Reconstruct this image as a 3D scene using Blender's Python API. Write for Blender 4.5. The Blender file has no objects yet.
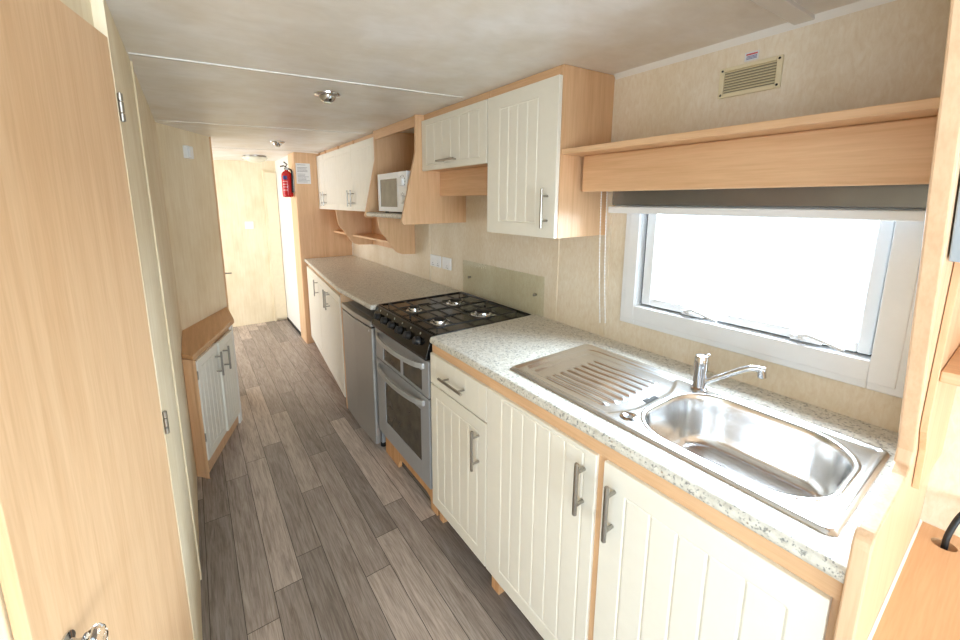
import bpy, bmesh, math, random
from math import sin, cos, pi, radians, sqrt
from mathutils import Vector, Matrix

scn = bpy.context.scene
COL = scn.collection

# ------------------------------------------------------------------ camera
YAW, PIT, ROL = 0.5953, -0.1733, -0.0025
FPX, PX, PY = 399.72, 462.36, 270.32
fw = Vector((sin(YAW) * cos(PIT), cos(YAW) * cos(PIT), sin(PIT)))
r0 = Vector((cos(YAW), -sin(YAW), 0))
u0 = r0.cross(fw)
rt = cos(ROL) * r0 + sin(ROL) * u0
up = -sin(ROL) * r0 + cos(ROL) * u0
cam_d = bpy.data.cameras.new('camera')
cam = bpy.data.objects.new('camera', cam_d)
COL.objects.link(cam)
m = Matrix.Identity(4)
for i in range(3):
    m[i][0] = rt[i]; m[i][1] = up[i]; m[i][2] = -fw[i]
m[0][3], m[1][3], m[2][3] = -1.4172, -1.4367, 1.4724
cam.matrix_world = m
cam_d.sensor_fit = 'HORIZONTAL'
cam_d.sensor_width = 36
cam_d.lens = FPX / 960 * 36
cam_d.shift_x = (480 - PX) / 960
cam_d.shift_y = (PY - 320) / 960
cam_d.clip_start = 0.01
scn.camera = cam

# ------------------------------------------------------------------ world, lights, exposure
w = bpy.data.worlds.new('overcast_sky')
scn.world = w
w.use_nodes = True
bg = w.node_tree.nodes['Background']
bg.inputs[0].default_value = (0.80, 0.90, 1.0, 1)
bg.inputs[1].default_value = 2.0


def area(name, loc, aim, sx, sy, energy, color):
    d = bpy.data.lights.new(name, 'AREA')
    d.shape = 'RECTANGLE'; d.size = sx; d.size_y = sy
    d.energy = energy; d.color = color
    o = bpy.data.objects.new(name, d)
    COL.objects.link(o)
    o.location = loc
    z = -(Vector(aim) - Vector(loc)).normalized()
    o.rotation_euler = z.to_track_quat('Z', 'Y').to_euler()
    return o


area('daylight_kitchen_window', (0.42, -0.89, 1.62), (-0.9, -0.89, 0.75), 0.85, 0.6, 70, (0.77, 0.89, 1.0))
area('daylight_lounge_bow_window', (-1.5, -5.05, 1.15), (-1.3, -2.6, 2.75), 2.5, 1.1, 146, (0.76, 0.89, 1.0))
area('added_fill_lounge_side', (-3.25, -2.2, 0.9), (-1.6, -1.5, 2.0), 1.5, 1.6, 16, (0.76, 0.89, 1.0))  # added low lamp behind the unseen lounge glazing, lifts the ceiling light
area('daylight_entrance_door', (-2.15, 3.15, 1.1), (-.5, 3.3, 0.8), 1.0, 1.8, 14, (1.0, 0.95, 0.89))

vs = scn.view_settings
vs.view_transform = 'Standard'
vs.look = 'None'
vs.exposure = 0.66
vs.gamma = 1.0
vs.use_curve_mapping = False
scn.cycles.use_denoising = True
scn.cycles.max_bounces = 10
scn.cycles.diffuse_bounces = 6
scn.cycles.glossy_bounces = 4
scn.cycles.transparent_max_bounces = 12
scn.cycles.sample_clamp_indirect = 6.0
scn.cycles.caustics_reflective = False
scn.cycles.caustics_refractive = False


# ------------------------------------------------------------------ materials
def lin(c):
    out = []
    for v in c:
        v /= 255.0
        out.append(v / 12.92 if v <= 0.04045 else ((v + 0.055) / 1.055) ** 2.4)
    return (out[0], out[1], out[2], 1)


def new_mat(name, rough=0.5, metal=0.0, spec=0.5):
    mt = bpy.data.materials.new(name)
    mt.use_nodes = True
    nt = mt.node_tree
    b = nt.nodes['Principled BSDF']
    b.inputs['Roughness'].default_value = rough
    b.inputs['Metallic'].default_value = metal
    b.inputs['Specular IOR Level'].default_value = spec
    return mt, nt, b


def coords(nt, scale):
    tc = nt.nodes.new('ShaderNodeTexCoord')
    mp = nt.nodes.new('ShaderNodeMapping')
    mp.inputs['Scale'].default_value = scale
    nt.links.new(tc.outputs['Object'], mp.inputs['Vector'])
    return mp.outputs['Vector']


def noise(nt, vec, scale, detail=4, rough=0.55, dist=0.0):
    n = nt.nodes.new('ShaderNodeTexNoise')
    n.inputs['Scale'].default_value = scale
    n.inputs['Detail'].default_value = detail
    n.inputs['Roughness'].default_value = rough
    n.inputs['Distortion'].default_value = dist
    nt.links.new(vec, n.inputs['Vector'])
    return n.outputs['Fac']


def ramp(nt, fac, stops):
    r = nt.nodes.new('ShaderNodeValToRGB')
    el = r.color_ramp.elements
    while len(el) < len(stops):
        el.new(0.5)
    for e, (p, c) in zip(el, stops):
        e.position = p; e.color = lin(c)
    nt.links.new(fac, r.inputs['Fac'])
    return r.outputs['Color']


def mixc(nt, fac, a, b, mode='MIX'):
    x = nt.nodes.new('ShaderNodeMix')
    x.data_type = 'RGBA'; x.blend_type = mode
    if isinstance(fac, float):
        x.inputs[0].default_value = fac
    else:
        nt.links.new(fac, x.inputs[0])
    for s, i in ((a, 6), (b, 7)):
        if isinstance(s, tuple):
            x.inputs[i].default_value = s
        else:
            nt.links.new(s, x.inputs[i])
    return x.outputs[2]


def bump(nt, b, h, strength, dist=0.002):
    n = nt.nodes.new('ShaderNodeBump')
    n.inputs['Strength'].default_value = strength
    n.inputs['Distance'].default_value = dist
    nt.links.new(h, n.inputs['Height'])
    nt.links.new(n.outputs['Normal'], b.inputs['Normal'])


def wood(name, grain, dark=(211, 169, 128), mid=(221, 181, 141), light=(228, 191, 152), rough=0.42):
    mt, nt, b = new_mat(name, rough)
    s = {'z': (26, 26, 1.1), 'y': (26, 1.1, 26), 'x': (1.1, 26, 26)}[grain]
    v = coords(nt, s)
    n1 = noise(nt, v, 1.6, 6, 0.6, 0.4)
    c = ramp(nt, n1, [(0.28, dark), (0.5, mid), (0.74, light)])
    s2 = {'z': (150, 150, 7), 'y': (150, 7, 150), 'x': (7, 150, 150)}[grain]
    n2 = noise(nt, coords(nt, s2), 1.5, 2, 0.5)
    c2 = ramp(nt, n2, [(0.35, (226, 215, 200)), (0.6, (255, 255, 255))])
    nt.links.new(mixc(nt, 0.25, c, c2, 'MULTIPLY'), b.inputs['Base Color'])
    return mt


def plain(name, c, rough=0.5, metal=0.0, spec=0.5, var=0.03):
    mt, nt, b = new_mat(name, rough, metal, spec)
    n = noise(nt, coords(nt, (9, 9, 9)), 3, 3)
    d = tuple(max(0, v * (1 - var)) for v in c)
    nt.links.new(ramp(nt, n, [(0.3, d), (0.7, c)]), b.inputs['Base Color'])
    return mt


def metal(name, c, rough, stretch=(2, 60, 60)):
    mt, nt, b = new_mat(name, rough, 1.0)
    n = noise(nt, coords(nt, stretch), 6, 3)
    d = tuple(v * 0.93 for v in c)
    nt.links.new(ramp(nt, n, [(0.3, d), (0.7, c)]), b.inputs['Base Color'])
    r = nt.nodes.new('ShaderNodeMapRange')
    r.inputs['To Min'].default_value = rough * 0.8
    r.inputs['To Max'].default_value = rough * 1.25
    nt.links.new(n, r.inputs['Value'])
    nt.links.new(r.outputs[0], b.inputs['Roughness'])
    return mt


WOODZ = wood('beech_laminate_vertical', 'z')
WOODY = wood('beech_laminate_along', 'y')
WOODX = wood('beech_laminate_across', 'x')
WOODDOOR = wood('beech_door_veneer', 'z', (215, 175, 133), (223, 186, 146), (229, 195, 156))
WOODRAW = wood('pine_offcut', 'z', (196, 140, 92), (214, 164, 116), (224, 180, 134), 0.6)
CREAM = plain('cream_painted_door', (235, 231, 219), 0.38, var=0.012)
CREAMWALL_W = plain('white_painted_trim', (240, 240, 236), 0.45, var=0.01)
WHITE = plain('white_plastic', (238, 240, 242), 0.35, var=0.01)
IVORY = plain('ivory_plastic', (232, 220, 186), 0.4, var=0.02)
BLACK = plain('black_enamel', (13, 13, 14), 0.16, var=0.1)
BLACKM = plain('black_cast_iron', (26, 26, 27), 0.5, var=0.1)
DARK = plain('dark_recess', (40, 34, 30), 0.7, var=0.1)
GREYD = plain('silver_grey_oven_paint', (172, 175, 180), 0.36, 0.3, var=0.02)
FRIDGE = plain('fridge_silver', (176, 175, 173), 0.35, 0.55, var=0.02)
STEEL = metal('brushed_steel', (232, 232, 232), 0.21, (60, 2, 60))
CHROME = metal('chrome', (215, 217, 220), 0.09)
NICKEL = metal('brushed_nickel', (176, 172, 164), 0.3)
ALU = plain('smoked_aluminium', (128, 126, 124), 0.22, 0.7)
RED = plain('red_enamel', (190, 22, 28), 0.25, var=0.04)
PAPER = plain('paper', (228, 228, 230), 0.7, var=0.01)
PRINT = plain('grey_print', (120, 122, 132), 0.7)
REDINK = plain('red_print', (196, 72, 78), 0.7)
BLUEINK = plain('blue_print', (88, 104, 158), 0.7)
BLUESHADE = plain('cream_door_blue_shade', (160, 172, 182), 0.4, var=0.015)  # sky-lit shade put into the colour of a cream door
RUBBER = plain('black_rubber', (20, 22, 24), 0.45, var=0.1)
SILICONE = plain('white_silicone', (240, 230, 216), 0.4, var=0.01)


def wallpaper(name, a, bcol, cc, fib=(75, 75, 28)):
    mt, nt, b = new_mat(name, 0.7, 0, 0.25)
    n1 = noise(nt, coords(nt, fib), 1.2, 5, 0.65, 0.6)
    c = ramp(nt, n1, [(0.3, a), (0.52, bcol), (0.72, cc)])
    n2 = noise(nt, coords(nt, (3, 3, 2)), 1.5, 3)
    c2 = ramp(nt, n2, [(0.35, (244, 240, 232)), (0.65, (255, 255, 255))])
    nt.links.new(mixc(nt, 1.0, c, c2, 'MULTIPLY'), b.inputs['Base Color'])
    bump(nt, b, n1, 0.12)
    return mt


WALLP = wallpaper('cream_fibre_wallboard', (231, 217, 194), (238, 227, 208), (243, 235, 220))
WALLL = wallpaper('cream_left_wallboard', (230, 215, 186), (236, 223, 196), (241, 230, 206), (40, 40, 3))
CEIL = wallpaper('mottled_ceiling_board', (233, 232, 229), (239, 238, 236), (243, 243, 241), (8, 14, 8))
CEIL.node_tree.nodes['Principled BSDF'].inputs['Roughness'].default_value = 0.38


def worktop_mat():
    mt, nt, b = new_mat('speckled_granite_laminate', 0.34)
    v = coords(nt, (1, 1, 1))
    n1 = noise(nt, v, 60, 4, 0.6)
    c = ramp(nt, n1, [(0.32, (196, 192, 180)), (0.5, (214, 211, 201)), (0.7, (226, 224, 216))])
    n2 = noise(nt, v, 150, 3, 0.6)
    f2 = ramp(nt, n2, [(0.56, (0, 0, 0)), (0.64, (255, 255, 255))])
    c = mixc(nt, f2, c, lin((136, 136, 132)))
    vo = nt.nodes.new('ShaderNodeTexVoronoi')
    vo.inputs['Scale'].default_value = 75
    nt.links.new(v, vo.inputs['Vector'])
    f3 = ramp(nt, vo.outputs['Distance'], [(0.10, (255, 255, 255)), (0.22, (0, 0, 0))])
    n4 = noise(nt, v, 26, 2)
    f4 = ramp(nt, n4, [(0.48, (0, 0, 0)), (0.56, (255, 255, 255))])
    f = mixc(nt, 1.0, f3, f4, 'MULTIPLY')
    c = mixc(nt, f, c, lin((150, 128, 104)))
    n5 = noise(nt, v, 95, 2, 0.5)
    f5 = ramp(nt, n5, [(0.66, (0, 0, 0)), (0.72, (200, 200, 200))])
    c = mixc(nt, f5, c, lin((92, 94, 98)))
    nt.links.new(c, b.inputs['Base Color'])
    return mt


WORKTOP = worktop_mat()


def floor_mat():
    mt, nt, b = new_mat('grey_brown_vinyl_planks', 0.42)
    N = nt.nodes.new; L = nt.links.new

    def math(op, a, c=None):
        x = N('ShaderNodeMath'); x.operation = op
        for i, s in enumerate((a, c)):
            if s is None: continue
            if isinstance(s, (int, float)): x.inputs[i].default_value = s
            else: L(s, x.inputs[i])
        return x.outputs[0]
    tc = N('ShaderNodeTexCoord'); sp = N('ShaderNodeSeparateXYZ'); L(tc.outputs['Object'], sp.inputs[0])
    X = math('DIVIDE', math('ADD', sp.outputs[0], 10.46), 0.1042)
    colm = math('FLOOR', X); fx = math('FRACT', X)
    wn = N('ShaderNodeTexWhiteNoise'); wn.noise_dimensions = '1D'; L(colm, wn.inputs['W'])
    Y = math('ADD', math('DIVIDE', sp.outputs[1], 0.92), math('MULTIPLY', wn.outputs['Value'], 7.3))
    row = math('FLOOR', Y); fy = math('FRACT', Y)
    cb = N('ShaderNodeCombineXYZ'); L(colm, cb.inputs[0]); L(row, cb.inputs[1])
    wn2 = N('ShaderNodeTexWhiteNoise'); wn2.noise_dimensions = '2D'; L(cb.outputs[0], wn2.inputs['Vector'])
    base = ramp(nt, wn2.outputs['Value'], [(0.0, (154, 146, 141)), (0.45, (174, 164, 158)), (0.75, (192, 181, 174)), (1.0, (220, 208, 200))])
    # grain, shifted per plank
    mp = N('ShaderNodeMapping'); mp.inputs['Scale'].default_value = (34, 3.2, 1)
    L(tc.outputs['Object'], mp.inputs['Vector'])
    cb2 = N('ShaderNodeCombineXYZ'); L(math('MULTIPLY', wn2.outputs['Value'], 40.0), cb2.inputs[1]); L(math('MULTIPLY', colm, 3.1), cb2.inputs[2])
    ad = N('ShaderNodeVectorMath'); ad.operation = 'ADD'; L(mp.outputs[0], ad.inputs[0]); L(cb2.outputs[0], ad.inputs[1])
    g = noise(nt, ad.outputs[0], 1.3, 6, 0.62, 1.2)
    gc = ramp(nt, g, [(0.3, (192, 186, 181)), (0.5, (230, 226, 223)), (0.72, (255, 255, 255))])
    c = mixc(nt, 1.0, base, gc, 'MULTIPLY')
    ad2 = N('ShaderNodeVectorMath'); ad2.operation = 'MULTIPLY'; L(ad.outputs[0], ad2.inputs[0]); ad2.inputs[1].default_value = (5, 2.0, 1)
    g2 = noise(nt, ad2.outputs[0], 1.6, 3, 0.6)
    gc2 = ramp(nt, g2, [(0.36, (205, 200, 196)), (0.55, (255, 255, 255))])
    c = mixc(nt, 0.7, c, gc2, 'MULTIPLY')
    ex = math('MINIMUM', fx, math('SUBTRACT', 1.0, fx))
    ey = math('MULTIPLY', math('MINIMUM', fy, math('SUBTRACT', 1.0, fy)), 8.8)
    e = math('MINIMUM', ex, ey)
    seam = math('LESS_THAN', e, 0.013)
    c = mixc(nt, seam, c, lin((74, 66, 61)))
    L(c, b.inputs['Base Color'])
    bump(nt, b, g, 0.12)
    return mt


FLOOR = floor_mat()


def glass_mat(name, tint, gloss=0.12, alpha=0.94):
    mt = bpy.data.materials.new(name)
    mt.use_nodes = True
    nt = mt.node_tree
    for n in list(nt.nodes):
        if n.type != 'OUTPUT_MATERIAL': nt.nodes.remove(n)
    out = nt.nodes['Material Output']
    tr = nt.nodes.new('ShaderNodeBsdfTransparent'); tr.inputs[0].default_value = tint
    gl = nt.nodes.new('ShaderNodeBsdfGlossy'); gl.inputs['Roughness'].default_value = 0.03
    fr = nt.nodes.new('ShaderNodeMath'); fr.operation = 'MULTIPLY'; fr.inputs[1].default_value = 0.35
    lw = nt.nodes.new('ShaderNodeLayerWeight'); lw.inputs['Blend'].default_value = 0.12; nt.links.new(lw.outputs['Fresnel'], fr.inputs[0])
    n = noise(nt, coords(nt, (2, 2, 2)), 2)
    mr = nt.nodes.new('ShaderNodeMapRange'); mr.inputs['To Min'].default_value = 0.02; mr.inputs['To Max'].default_value = 0.05
    nt.links.new(n, mr.inputs['Value']); nt.links.new(mr.outputs[0], gl.inputs['Roughness'])
    mx = nt.nodes.new('ShaderNodeMixShader')
    nt.links.new(fr.outputs[0], mx.inputs[0]); nt.links.new(tr.outputs[0], mx.inputs[1]); nt.links.new(gl.outputs[0], mx.inputs[2])
    nt.links.new(mx.outputs[0], out.inputs[0])
    return mt


PANE = glass_mat('window_glass', (0.95, 0.97, 0.98, 1))
SPLASH = glass_mat('green_tinted_glass', (0.945, 0.955, 0.925, 1))
OVENGLASS, _nt, _b = new_mat('smoked_oven_glass', 0.08)
_n = noise(_nt, coords(_nt, (1, 5, 5)), 3, 3)
_nt.links.new(ramp(_nt, _n, [(0.3, (72, 67, 60)), (0.7, (92, 86, 77))]), _b.inputs['Base Color'])
MWGLASS, _nt, _b = new_mat('microwave_glass', 0.12)
_n = noise(_nt, coords(_nt, (6, 6, 6)), 2, 3)
_nt.links.new(ramp(_nt, _n, [(0.3, (112, 110, 102)), (0.7, (134, 131, 122))]), _b.inputs['Base Color'])
CRYSTAL, _nt, _b = new_mat('cut_crystal', 0.02)
_b.inputs['Transmission Weight'].default_value = 1.0
_b.inputs['IOR'].default_value = 1.5
_n = noise(_nt, coords(_nt, (6, 6, 6)), 2)
_nt.links.new(ramp(_nt, _n, [(0.3, (236, 240, 244)), (0.7, (250, 252, 255))]), _b.inputs['Base Color'])
OPAL = plain('opal_glass', (226, 226, 206), 0.25, var=0.02)


# ------------------------------------------------------------------ mesh helpers (world coordinates)
def BM():
    return bmesh.new()


def box(bm, x0, x1, y0, y1, z0, z1):
    vs = [bm.verts.new((x, y, z)) for x in (x0, x1) for y in (y0, y1) for z in (z0, z1)]
    for f in ((0, 1, 3, 2), (4, 6, 7, 5), (0, 4, 5, 1), (2, 3, 7, 6), (0, 2, 6, 4), (1, 5, 7, 3)):
        bm.faces.new([vs[i] for i in f])
    return bm


def bx(*a):
    return box(BM(), *a)


def prism(bm, pts, axis, a, b):
    """pts: outline of 2-tuples. axis 'x': (y,z); 'y': (x,z); 'z': (x,y)"""
    def P(p, t):
        return {'x': (t, p[0], p[1]), 'y': (p[0], t, p[1]), 'z': (p[0], p[1], t)}[axis]
    v0 = [bm.verts.new(P(p, a)) for p in pts]
    v1 = [bm.verts.new(P(p, b)) for p in pts]
    n = len(pts)
    bm.faces.new(v0); bm.faces.new(v1[::-1])
    for i in range(n):
        bm.faces.new([v0[i], v1[i], v1[(i + 1) % n], v0[(i + 1) % n]])
    return bm


def frame_axes(d):
    d = d.normalized()
    a = Vector((0, 0, 1)) if abs(d.z) < 0.9 else Vector((1, 0, 0))
    s = d.cross(a).normalized()
    return s, d.cross(s).normalized()


def lathe(bm, origin, axis, prof, n=24):
    """prof: list of (radius, distance along axis)"""
    o = Vector(origin); d = Vector(axis).normalized(); s, t = frame_axes(d)
    rings = []
    for r, h in prof:
        c = o + d * h
        if r < 1e-6:
            rings.append([bm.verts.new(c)])
        else:
            rings.append([bm.verts.new(c + (s * cos(2 * pi * k / n) + t * sin(2 * pi * k / n)) * r) for k in range(n)])
    for A, B in zip(rings, rings[1:]):
        if len(A) == 1 and len(B) == 1: continue
        for k in range(n):
            k2 = (k + 1) % n
            if len(A) == 1: bm.faces.new([A[0], B[k], B[k2]])
            elif len(B) == 1: bm.faces.new([A[k], B[0], A[k2]])
            else: bm.faces.new([A[k], B[k], B[k2], A[k2]])
    if len(rings[0]) > 1: bm.faces.new(rings[0][::-1])
    if len(rings[-1]) > 1: bm.faces.new(rings[-1])
    return bm


def rod(bm, p, q, r, n=14):
    p, q = Vector(p), Vector(q)
    return lathe(bm, p, q - p, [(r, 0), (r, (q - p).length)], n)


def tube(bm, path, r, n=12, flat=1.0, radii=None):
    pts = [Vector(p) for p in path]
    rings = []
    s = None
    for i, p in enumerate(pts):
        d = (pts[min(i + 1, len(pts) - 1)] - pts[max(i - 1, 0)]).normalized()
        if s is None:
            s, t = frame_axes(d)
        else:
            s = (s - d * s.dot(d)).normalized(); t = d.cross(s)
        rr = radii[i] if radii else r
        rings.append([bm.verts.new(p + s * cos(2 * pi * k / n) * rr + t * sin(2 * pi * k / n) * rr * flat) for k in range(n)])
    for A, B in zip(rings, rings[1:]):
        for k in range(n):
            bm.faces.new([A[k], B[k], B[(k + 1) % n], A[(k + 1) % n]])
    bm.faces.new(rings[0][::-1]); bm.faces.new(rings[-1])
    return bm


def curve_pts(ctrl, n=8):
    """Catmull-Rom through control points"""
    P = [Vector(c) for c in ctrl]
    P = [P[0] * 2 - P[1]] + P + [P[-1] * 2 - P[-2]]
    out = []
    for i in range(1, len(P) - 2):
        for k in range(n):
            t = k / n
            a, b, c, d = P[i - 1], P[i], P[i + 1], P[i + 2]
            out.append(0.5 * ((2 * b) + (c - a) * t + (2 * a - 5 * b + 4 * c - d) * t * t + (3 * b - a - 3 * c + d) * t ** 3))
    out.append(P[-2])
    return out


def arc2(cx, cy, r, a0, a1, n=6):
    return [(cx + r * cos(radians(a0 + (a1 - a0) * k / n)), cy + r * sin(radians(a0 + (a1 - a0) * k / n))) for k in range(n + 1)]


def emp(name, label, cat, loc, group=None, kind=None):
    o = bpy.data.objects.new(name, None)
    o.empty_display_size = 0.05
    COL.objects.link(o)
    o.location = loc
    o['label'] = label; o['category'] = cat
    if group: o['group'] = group
    if kind: o['kind'] = kind
    o['o'] = list(loc)
    return o


def obj(name, bm, mat, parent=None, bev=0.0, smooth=False, label=None, seg=2, origin=None):
    o0 = Vector(parent['o']) if parent is not None else Vector(origin or (0, 0, 0))
    bmesh.ops.recalc_face_normals(bm, faces=bm.faces)
    if o0.length:
        bmesh.ops.translate(bm, verts=bm.verts, vec=-o0)
    if smooth:
        for f in bm.faces: f.smooth = True
    me = bpy.data.meshes.new(name)
    bm.to_mesh(me); bm.free()
    me.materials.append(mat)
    o = bpy.data.objects.new(name, me)
    COL.objects.link(o)
    o['o'] = list(o0)
    if parent is not None:
        o.parent = parent
        if parent.type == 'EMPTY' or True:
            o.location = (0, 0, 0)
    else:
        o.location = o0
    if bev:
        md = o.modifiers.new('bevel', 'BEVEL')
        md.width = bev; md.segments = seg; md.limit_method = 'ANGLE'; md.angle_limit = radians(40)
    if smooth == 'auto':
        md = o.modifiers.new('es', 'EDGE_SPLIT'); md.split_angle = radians(38)
    if label: o['label'] = label
    return o


def tag(o, label, cat, group=None):
    o['label'] = label; o['category'] = cat
    if group: o['group'] = group
    return o


def struct(name, bm, mat, bev=0.0, label=None, parent=None):
    o = obj(name, bm, mat, parent, bev)
    o['kind'] = 'structure'
    if label: o['label'] = label
    return o


def rounded_slab(pts, r, n=5):
    """round every corner of a convex/concave outline by r"""
    out = []
    N = len(pts)
    for i in range(N):
        p0, p, p1 = Vector(pts[i - 1]), Vector(pts[i]), Vector(pts[(i + 1) % N])
        a = (p0 - p); b = (p1 - p)
        rr = min(r, a.length * .45, b.length * .45)
        A = p + a.normalized() * rr; B = p + b.normalized() * rr
        for k in range(n + 1):
            t = k / n
            q = (1 - t) ** 2 * A + 2 * t * (1 - t) * p + t * t * B
            out.append((q.x, q.y))
    return out


# grooved tongue-and-groove cabinet door in a local frame: o = lower corner, ux across, n outward
def door_bm(o, ux, n, W, H, T, gx, zf0, zf1, wdt=0.003, dep=0.0036, uframe=True, uz=(0, 0, 1)):
    o, ux, n, uz = Vector(o), Vector(ux).normalized(), Vector(n).normalized(), Vector(uz).normalized()
    us = [0.0]
    for g in gx: us += [g - wdt, g, g + wdt]
    us.append(W)
    vsl = [0.0]
    if zf0 is not None: vsl += [zf0 - wdt, zf0, zf0 + wdt]
    if zf1 is not None: vsl += [zf1 - wdt, zf1, zf1 + wdt]
    vsl.append(H)
    lo = zf0 if zf0 is not None else -1
    hi = zf1 if zf1 is not None else H + 1
    bm = BM()
    grid = []
    for v in vsl:
        rowv = []
        for u in us:
            d = 0.0
            if any(abs(u - g) < 1e-6 for g in gx) and lo - 1e-6 <= v <= hi + 1e-6: d = dep
            if (zf0 is not None and abs(v - zf0) < 1e-6 or zf1 is not None and abs(v - zf1) < 1e-6) and gx[0] - 1e-6 <= u <= gx[-1] + 1e-6: d = dep
            rowv.append(bm.verts.new(o + ux * u + uz * v + n * (T - d)))
        grid.append(rowv)
    for a, b in zip(grid, grid[1:]):
        for i in range(len(us) - 1):
            bm.faces.new([a[i], a[i + 1], b[i + 1], b[i]])
    # sides and back
    nb = {}
    def back(u, v):
        if (u, v) not in nb:
            nb[(u, v)] = bm.verts.new(o + ux * u + uz * v)
        return nb[(u, v)]
    R = len(vsl) - 1; Cn = len(us) - 1
    for i in range(Cn):
        bm.faces.new([grid[0][i + 1], grid[0][i], back(us[i], 0.0), back(us[i + 1], 0.0)])
        bm.faces.new([grid[R][i], grid[R][i + 1], back(us[i + 1], H), back(us[i], H)])
    for j in range(R):
        bm.faces.new([grid[j][0], grid[j + 1][0], back(0.0, vsl[j + 1]), back(0.0, vsl[j])])
        bm.faces.new([grid[j + 1][Cn], grid[j][Cn], back(W, vsl[j]), back(W, vsl[j + 1])])
    loop = [back(u, 0.0) for u in us] + [back(W, v) for v in vsl[1:]] + [back(u, H) for u in us[::-1][1:]] + [back(0.0, v) for v in vsl[::-1][1:-1]]
    bm.faces.new(loop[::-1])
    return bm


def bar_handle(parent, p, q, n, off=0.032, r=0.0056, mat=None, inset=0.028):
    """bar from p to q (points on the door face), standing off along n"""
    p, q, n = Vector(p), Vector(q), Vector(n).normalized()
    d = (q - p).normalized()
    bm = BM()
    lathe(bm, p + n * off, d, [(r * .7, 0), (r, .002), (r, (q - p).length - .002), (r * .7, (q - p).length)], 14)
    for c in (p + d * inset, q - d * inset):
        rod(bm, c, c + n * off, r * .78, 10)
    return obj('handle', bm, mat or NICKEL, parent, smooth='auto')


# ------------------------------------------------------------------ main dimensions
ZT, ZB = 0.896, 0.866          # worktop top and underside
XF = -0.617                    # front edge of the worktop
YP = -1.330                    # end panel by the camera


def zc(x):                     # the ceiling falls slightly towards the left wall
    return 1.948 + 0.0285 * x


# ------------------------------------------------------------------ room shell
struct('floor', bx(-3.2, 0.06, -5.0, 5.2, -0.06, 0.0), FLOOR)
bm = BM()
prism(bm, [(-3.3, zc(-3.3)), (0.08, zc(0.08)), (0.08, 2.06), (-3.3, 2.06)], 'y', -5.05, 5.2)
struct('ceiling', bm, CEIL)

# right wall with the window opening
WY0, WY1, WZ0, WZ1 = -1.25, -0.54, 1.03, 1.52
bm = BM()
box(bm, 0.0, 0.06, WY1, 2.764, 0, 1.97)
box(bm, 0.0, 0.06, -5.0, WY0, 0, 1.97)
box(bm, 0.0, 0.06, WY0, WY1, 0, WZ0)
box(bm, 0.0, 0.06, WY0, WY1, WZ1, 1.97)
struct('wall_right', bm, WALLP)

# left partition: straight run, splayed run carrying the wardrobe door, run turning to the corner door
HX, HY = -1.522, -0.25
ddx, ddy = -0.2503, -0.9682
nx, ny = 0.9682, -0.2503       # outward normal of the splayed wall
bm = BM()
box(bm, -1.60, -1.522, -0.25, 1.45, 0, 1.93)
struct('wall_left', bm, WALLL)
S = 1.05
wo = 0.020                     # wall lies behind the door leaf
p0 = (HX - nx * wo + 0.0, HY - ny * wo)
p1 = (p0[0] + ddx * S, p0[1] + ddy * S)
struct('wall_left_splayed', prism(BM(), [p0, p1, (p1[0] - nx * .07, p1[1] - ny * .07), (-1.60, -0.25)], 'z', 0, 1.93), WALLL)
struct('wall_left_return', bx(-3.2, p1[0], p1[1] + 0.0, p1[1] + .07, 0, 1.93), CREAMWALL_W)
# angled wall beside the corner cabinet
struct('wall_corner', prism(BM(), [(-1.522, 1.45), (-1.25, 1.95), (-1.31, 1.985), (-1.60, 1.45)], 'z', 0, 1.935), WALLL)
# hall beyond the kitchen
struct('wall_hall_end', bx(-2.0, 0.06, 3.85, 3.92, 0, 1.97), WALLL)
struct('wall_hall_right', bx(-0.515, -0.45, 3.03, 3.85, 0, 1.97), CREAMWALL_W)
bm = BM()
box(bm, -2.0, -1.94, 1.95, 2.45, 0, 1.97)
box(bm, -2.0, -1.94, 3.6, 3.85, 0, 1.97)
box(bm, -2.0, -1.94, 2.45, 3.6, 1.9, 1.97)
struct('wall_hall_left', bm, WALLL)
struct('wall_hall_near', bx(-2.0, -1.285, 1.985, 2.03, 0, 1.93), WALLL)
# lounge behind the camera: end wall and side wall, the side one opened full height for added light
bm = BM()
box(bm, -3.2, -2.85, -5.0, -4.94, 0, 1.97); box(bm, -0.15, 0.06, -5.0, -4.94, 0, 1.97)
box(bm, -2.85, -0.15, -5.0, -4.94, 0, 0.75); box(bm, -2.85, -0.15, -5.0, -4.94, 1.8, 1.97)
struct('wall_lounge_end', bm, WALLP)
bm = BM()
box(bm, -3.2, -3.14, -4.94, -3.05, 0, 1.97); box(bm, -3.2, -3.14, -1.35, p1[1], 0, 1.97)
box(bm, -3.2, -3.14, -3.05, -1.35, 1.85, 1.97)
struct('wall_lounge_left', bm, WALLP)

# cover strips on walls and ceiling
struct('trim_1', bx(-1.522, -1.517, 0.255, 0.285, 0, zc(-1.52)), WALLL, 0.001)
struct('trim_2', bx(-0.005, 0.0, 1.065, 1.095, ZT, 1.35), WALLP, 0.001)
struct('trim_3', bx(-0.005, 0.0, -0.152, -0.128, ZT, 1.34), WALLP, 0.001)
struct('trim_4', bx(-0.005, 0.0, -0.425, -0.401, ZT, 1.5), WALLP, 0.001)


def ceil_strip(name, y, wd, x0=-1.52, x1=-0.0, dz=0.006, mat=None):
    bm = prism(BM(), [(x0, zc(x0) - dz), (x1, zc(x1) - dz), (x1, zc(x1) + .002), (x0, zc(x0) + .002)], 'y', y - wd / 2, y + wd / 2)
    struct(name, bm, mat or CREAMWALL_W, 0.002)


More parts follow.
